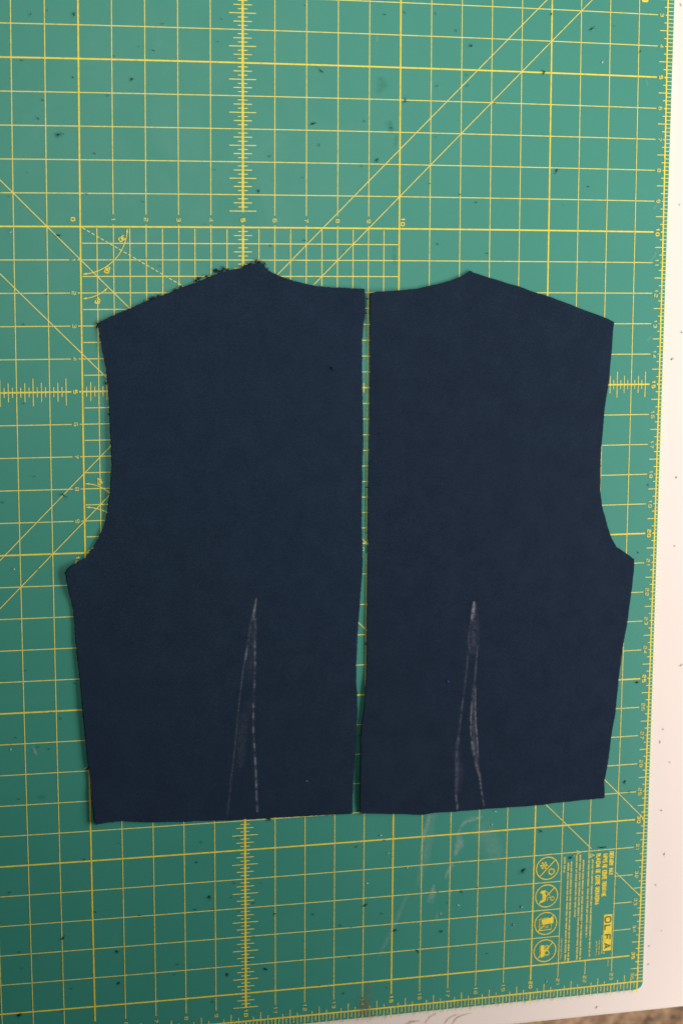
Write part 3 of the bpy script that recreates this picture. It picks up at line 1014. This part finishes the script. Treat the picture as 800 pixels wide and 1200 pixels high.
cl = [(300.7, 702), (298, 716), (294.2, 729), (291.4, 748), (288, 770), (283.8, 794), (280, 827), (278, 846), (273.2, 895), (271, 911), (267.6, 945), (266, 959)]
chalk(piece_l, cl, [3, 5, 4.4, 4, 4.2, 3, 2.6, 3, 2.4, 3, 2.6, 2], M_CHALK, 11, 0.0001)
chalk(piece_l, [(300.8, 700), (298.2, 714), (297.0, 727)], [2.5, 4, 4], M_CHALK2, 11, 0.00014)
chalk(piece_l, [(289.8, 759), (287.4, 774)], [2.6, 3], M_CHALK2, 11, 0.00015)
chalk(piece_l, [(297.6, 717), (298.8, 728), (299.2, 740), (298.5, 755), (298.8, 778), (298, 802), (297, 828)], [5, 5, 4, 4, 3.6, 3.6, 3.4], M_CHALK, 11, 0.00012)
for a, b in (((298.8, 752), (298.7, 759)), ((298.6, 763), (298.6, 768)), ((298.9, 775), (298.8, 781)), ((298.2, 800), (298, 806)), ((297.0, 824), (296.8, 830)), ((296.7, 835), (296.8, 842)),
             ((296.8, 851), (297, 860)), ((297.7, 870), (298.2, 877)), ((299.0, 887), (299.2, 897)), ((299.8, 901), (300, 911)), ((300.2, 913), (300.4, 924)), ((300.5, 926), (300.7, 938)), ((301.1, 943), (301.8, 952))):
    chalk(piece_l, [a, b], [3.6, 3.4], M_CHALK2, 11, 0.00016)
chalk(piece_l, [(297, 828), (296.8, 855), (298, 874), (299.6, 905), (300.4, 928), (301.6, 951)], [3.2, 3.4, 3.4, 3.6, 3.6, 2.6], M_CHALK, 11, 0.00013)
chalk(piece_l, [(291, 820), (284, 860), (282, 900)], [14, 16, 10], M_CHALK3, 11, 0.00009)
chalk(piece_l, [(296.5, 730), (295, 760), (292, 800)], [6, 10, 12], M_CHALK3, 11, 0.00008)

chalk(piece_r, [(555, 705), (553.8, 714), (551.4, 728)], [3, 5, 2.4], M_CHALK2, 23, 0.00014)
chalk(piece_r, [(551.6, 726), (549.6, 740), (548.8, 752), (551, 766)], [3, 3, 3.6, 3.6], M_CHALK, 23, 0.00015)
chalk(piece_r, [(555.2, 704), (554.4, 716), (553, 728)], [3.5, 6, 5], M_CHALK2, 23, 0.00016)
chalk(piece_r, [(556.5, 706), (555.6, 725), (555, 746), (554.4, 766)], [5, 10, 13, 9], M_CHALK3, 23, 0.0001)
chalk(piece_r, [(556.5, 712), (555.6, 730), (555, 750), (554.6, 768)], [6, 12, 13, 8], M_CHALK3, 23, 0.00012)
chalk(piece_r, [(557.4, 708), (560.4, 730), (560.6, 747), (558.8, 766), (557, 780), (555.4, 802), (553.6, 821)], [2, 2, 2, 3.0, 3.4, 5, 5], M_CHALK3, 23, 0.00013)
chalk(piece_r, [(559.6, 755), (557.6, 776), (556, 800)], [2.8, 3.4, 3.6], M_CHALK, 23, 0.00017)
chalk(piece_r, [(548, 764), (546.4, 784), (543.2, 812), (541, 828), (538.6, 850), (535.4, 874)], [4.6, 3.6, 3.2, 3.4, 4, 5.5], M_CHALK, 23, 0.00014)
chalk(piece_r, [(537.6, 864), (535, 878), (535.2, 907), (534, 930), (535.8, 948)], [7, 6, 7, 4.5, 4.5], M_CHALK, 23, 0.00015)
chalk(piece_r, [(534.2, 932), (534.2, 939)], [3.6, 3.4], M_CHALK2, 23, 0.00018)
chalk(piece_r, [(536, 942), (535, 949)], [3.8, 3.8], M_CHALK2, 23, 0.00018)
chalk(piece_r, [(552.6, 822), (551.4, 840), (551.4, 864)], [4, 2.8, 2.6], M_CHALK2, 23, 0.00016)
chalk(piece_r, [(556.8, 805), (556.6, 830), (557.4, 850), (559, 870), (560, 888)], [3.4, 3.2, 3, 3, 3], M_CHALK2, 23, 0.00017)
chalk(piece_r, [(554.8, 800), (554, 830), (554.6, 862), (557, 884), (559, 900)], [6, 8, 9, 9, 6], M_CHALK, 23, 0.00012)
chalk(piece_r, [(552.2, 868), (553.8, 876), (555, 886)], [5, 5, 4], M_CHALK2, 23, 0.00018)
chalk(piece_r, [(556.6, 890), (559.2, 900), (562, 912), (563, 921), (564.6, 932), (566.8, 945)], [6, 5.5, 4, 3, 3, 2.4], M_CHALK2, 23, 0.00019)
chalk(piece_r, [(535, 880), (538, 905), (536, 930)], [14, 14, 9], M_CHALK3, 23, 0.00009)

# ------------------------------------------------------------------ lint and dust
def lint_at(px, py, L, Wd, ang_, seed, z=0.00042, mat=M_LINT, name='lint_speck'):
    V, F = lint_mesh(seed, L * 0.00068 * 0.72, Wd * 0.00068 * 0.60)
    p = at(px, py, z)
    o = mesh_obj(name, V, F, mat)
    o.location = p
    o.rotation_euler = (0, 0, R(ang_))
    return o


# the ones one can point at: (x, y, length px, width px, angle, label)
BIGS = [
 (155, 92.5, 5, 4, 60, 'dark lint speck in the second grid cell right of the thick upper left line'),
 (69, 158, 6, 4, 20, 'soft dark lint blot left of the thick upright grid line near the top'),
 (87, 17, 7, 2.4, -55, 'thin slanting dark fibre beside the thick upright line at the very top'),
 (376, 83, 7, 2.4, -50, 'short slanting dark fibre right of the tick scale, just under the thick top grid line'),
 (475, 118, 7, 2.4, 75, 'upright dark fibre just right of the thick line below the top'),
 (367, 145, 7, 4, 25, 'dark cluster of lint between the tick scale and the upper slanting line'),
 (442, 187, 7, 2.6, 40, 'dark fibre touching the upper slanting guide line'),
 (303, 224, 5, 3, -60, 'dark lint speck just right of the tick scale above figure 6'),
 (552, 54, 5, 4, 0, 'round dark lint speck above the slanting lines at the top'),
 (637, 85, 8, 3, 65, 'dark fibre crossing the thick grid line left of the second slanting line'),
 (693, 34, 8, 2.6, 45, 'slanting dark fibre near the top right scale'),
 (652, 200, 7, 3, 75, 'upright dark lint speck right of the thick upright line at right'),
 (69, 276, 7, 3.4, -20, 'dark fibre under the zero of the inner square'),
 (75, 580, 9, 2.2, -50, 'crossed dark fibre lying on the slanting line left of the left cloth armhole'),
 (75, 1099, 7, 3.6, 75, 'black lint crumb on the lower left grid'),
 (24, 1189, 8, 6, 20, 'black lint crumb on the grid line in the bottom left corner'),
 (140, 1152, 5, 4, 70, 'dark lint crumb above figure 6 at the bottom'),
 (246, 1051, 9, 3.2, 80, 'long black lint crumb below the left cloth piece'),
 (138, 1115, 6, 3, -50, 'slanting dark lint right of the thick upright line at lower left'),
 (312, 1136, 6, 4, -40, 'black lint crumb right of the lower tick scale'),
 (267, 1142, 6, 4, 80, 'black lint crumb left of the lower tick scale'),
 (428, 1061, 7, 4, 40, 'dark lint crumb on an upright grid line below the gap between the cloths'),
 (463, 1090, 6, 4, 20, 'black lint crumb right of the thick upright line at lower centre'),
 (489, 1114, 7, 3, -40, 'dark lint speck at a grid line right of lower centre'),
 (613, 1020, 7, 6, 50, 'large dark lint cluster left of the snowflake pictogram'),
 (668, 1005, 6, 4.6, 10, 'black lint crumb on top of the small printed warning text'),
 (634, 974, 7, 2.8, -30, 'dark fibre above the printed panel under the right cloth piece'),
 (732, 916, 7, 3, 65, 'dark fibre between the cloth corner and the right border scale'),
 (746, 800, 5, 4, 20, 'dark lint speck beside the figure 25 of the right border scale'),
 (707, 993, 12, 2.6, 5, 'row of dark lint just above the printed panel title'),
]
for i, (x, y, L, w, a, lab) in enumerate(BIGS):
    tag(lint_at(x, y, L, w, a, 100 + i), lab, 'lint', 'dark lint specks on the cutting mat')
tag(lint_at(524.4, 798.5, 6, 7, 30, 400, 0.0017, M_BLUE, 'fluff_ball'), 'bright blue fluff speck on the right cloth piece beside the chalk dart', 'fluff')
tag(lint_at(390, 432, 9, 5, -40, 402, 0.0023, M_THREAD, 'thread_snippet'), 'small black thread curl on the left cloth piece near its centre edge', 'thread')
tag(lint_at(359.6, 915, 2, 1.4, 0, 403, 0.0023, M_GLINT, 'lint_speck'), 'tiny pale speck on the lower left cloth piece', 'lint')
tag(lint_at(699, 1180, 4, 3, 40, 404, TZ + 0.0003, M_GLINT, 'lint_speck'), 'grey speck on the white table below the mat corner', 'lint')
tag(lint_at(787, 421, 5, 3, 50, 405, TZ + 0.0003, M_GLINT, 'lint_speck'), 'grey speck on the white table right of the figure 14', 'lint')
tag(lint_at(797, 780, 6, 2, 30, 406, TZ + 0.0003, M_GLINT, 'lint_speck'), 'grey fibre on the white table right of the figure 24', 'lint')

SMALL = [(190, 28), (180, 59), (25, 71), (101, 227), (111, 180), (255, 49), (86, 91), (374, 170), (424, 195), (316, 183), (510, 16), (451, 17), (474, 15), (459, 150), (511, 101), (358, 6),
         (355, 208), (427, 142), (689, 219), (539, 228), (548, 100), (558, 237), (534, 36), (750, 60), (646, 16), (28, 380), (56, 345), (188, 312), (317, 288), (356, 282), (513, 286), (571, 297),
         (41, 558), (4, 589), (759, 568), (31, 786), (88, 801), (61, 835), (72, 842), (19, 864), (58, 878), (46, 875), (23, 937), (737, 928), (23, 1116), (12, 1046), (113, 1069), (236, 987),
         (231, 1011), (84, 1159), (209, 1130), (205, 1142), (185, 1143), (250, 1174), (164, 1073), (74, 1185), (229, 1066), (100, 1007), (447, 1070), (367, 1072), (399, 1085), (410, 1122), (403, 1164),
         (418, 992), (298, 1058), (298, 1098), (272, 1052), (281, 1068), (279, 981), (293, 1125), (375, 1155), (516, 1091), (453, 1157), (591, 1068), (571, 1117), (601, 1083), (610, 1062), (680, 1082),
         (504, 215), (36, 17), (50, 117), (45, 139), (722, 1040), (541, 1046), (518, 1091), (322, 1071), (540, 1044)]
rl = random.Random(9)
V = []; F = []
def add_lint(x, y, L, w, a, s, z=0.00042):
    v, f = lint_mesh(s, L * 0.00068, w * 0.00068, 0.0002, 2)
    p = at(x, y, z); base = len(V); ca, sa = math.cos(a), math.sin(a)
    for q in v: V.append(Vector((p.x + q.x * ca - q.y * sa, p.y + q.x * sa + q.y * ca, z + q.z)))
    for g_ in f: F.append(tuple(base + k for k in g_))
for i, (x, y) in enumerate(SMALL):
    add_lint(x, y, rl.uniform(1.3, 3.0), rl.uniform(0.7, 1.2), rl.uniform(0, 6.28), 600 + i)
for i in range(60):
    x, y = rl.uniform(0, 775), rl.uniform(0, 1165)
    if 75 < x < 745 and 305 < y < 968: continue
    add_lint(x, y, rl.uniform(0.8, 1.9), rl.uniform(0.6, 1.1), rl.uniform(0, 6.28), 900 + i)
# crumbs on the mat in the slot between the two cloths
for i, (x, y) in enumerate(((429.5, 350), (428.6, 367), (430, 571), (430.4, 624), (428, 755), (421, 862))):
    add_lint(x, y, 3.4, 1.6, 0.3 * i, 1200 + i)
o = mesh_obj('fine_lint', V, F, M_LINT)
tag(o, 'fine dark fabric dust scattered over the green cutting mat', 'lint', kind='stuff')
V = []; F = []
for i, (x, y) in enumerate([(477, 1017), (446, 979), (580, 951), (576, 966), (705, 73), (13, 878), (17, 667), (601, 1084), (537, 1061), (516, 1071), (611, 1063), (13, 272), (287, 34), (430, 1035), (672, 1003), (560, 1040), (455, 1000), (640, 1150), (100, 900)]):
    add_lint(x, y, rl.uniform(1.6, 2.4), rl.uniform(1.2, 1.8), rl.uniform(0, 6.28), 1500 + i)
o = mesh_obj('white_crumbs', V, F, M_WLINT)
tag(o, 'tiny white chalk crumbs scattered over the green cutting mat', 'chalk crumbs', kind='stuff')
V = []; F = []
for i, (x, y) in enumerate([(799, 390), (784, 893), (778, 1001), (768, 1037), (760, 1109), (773, 870), (796, 240), (775, 950), (790, 640), (797, 5), (759, 1130), (690, 1190), (777, 855), (792, 560)]):
    add_lint(x, y, rl.uniform(1.6, 3.4), rl.uniform(0.9, 1.5), rl.uniform(0, 6.28), 1800 + i, TZ + 0.0003)
o = mesh_obj('table_dust', V, F, M_GLINT)
tag(o, 'fine grey dust on the white table beside the mat', 'dust', kind='stuff')
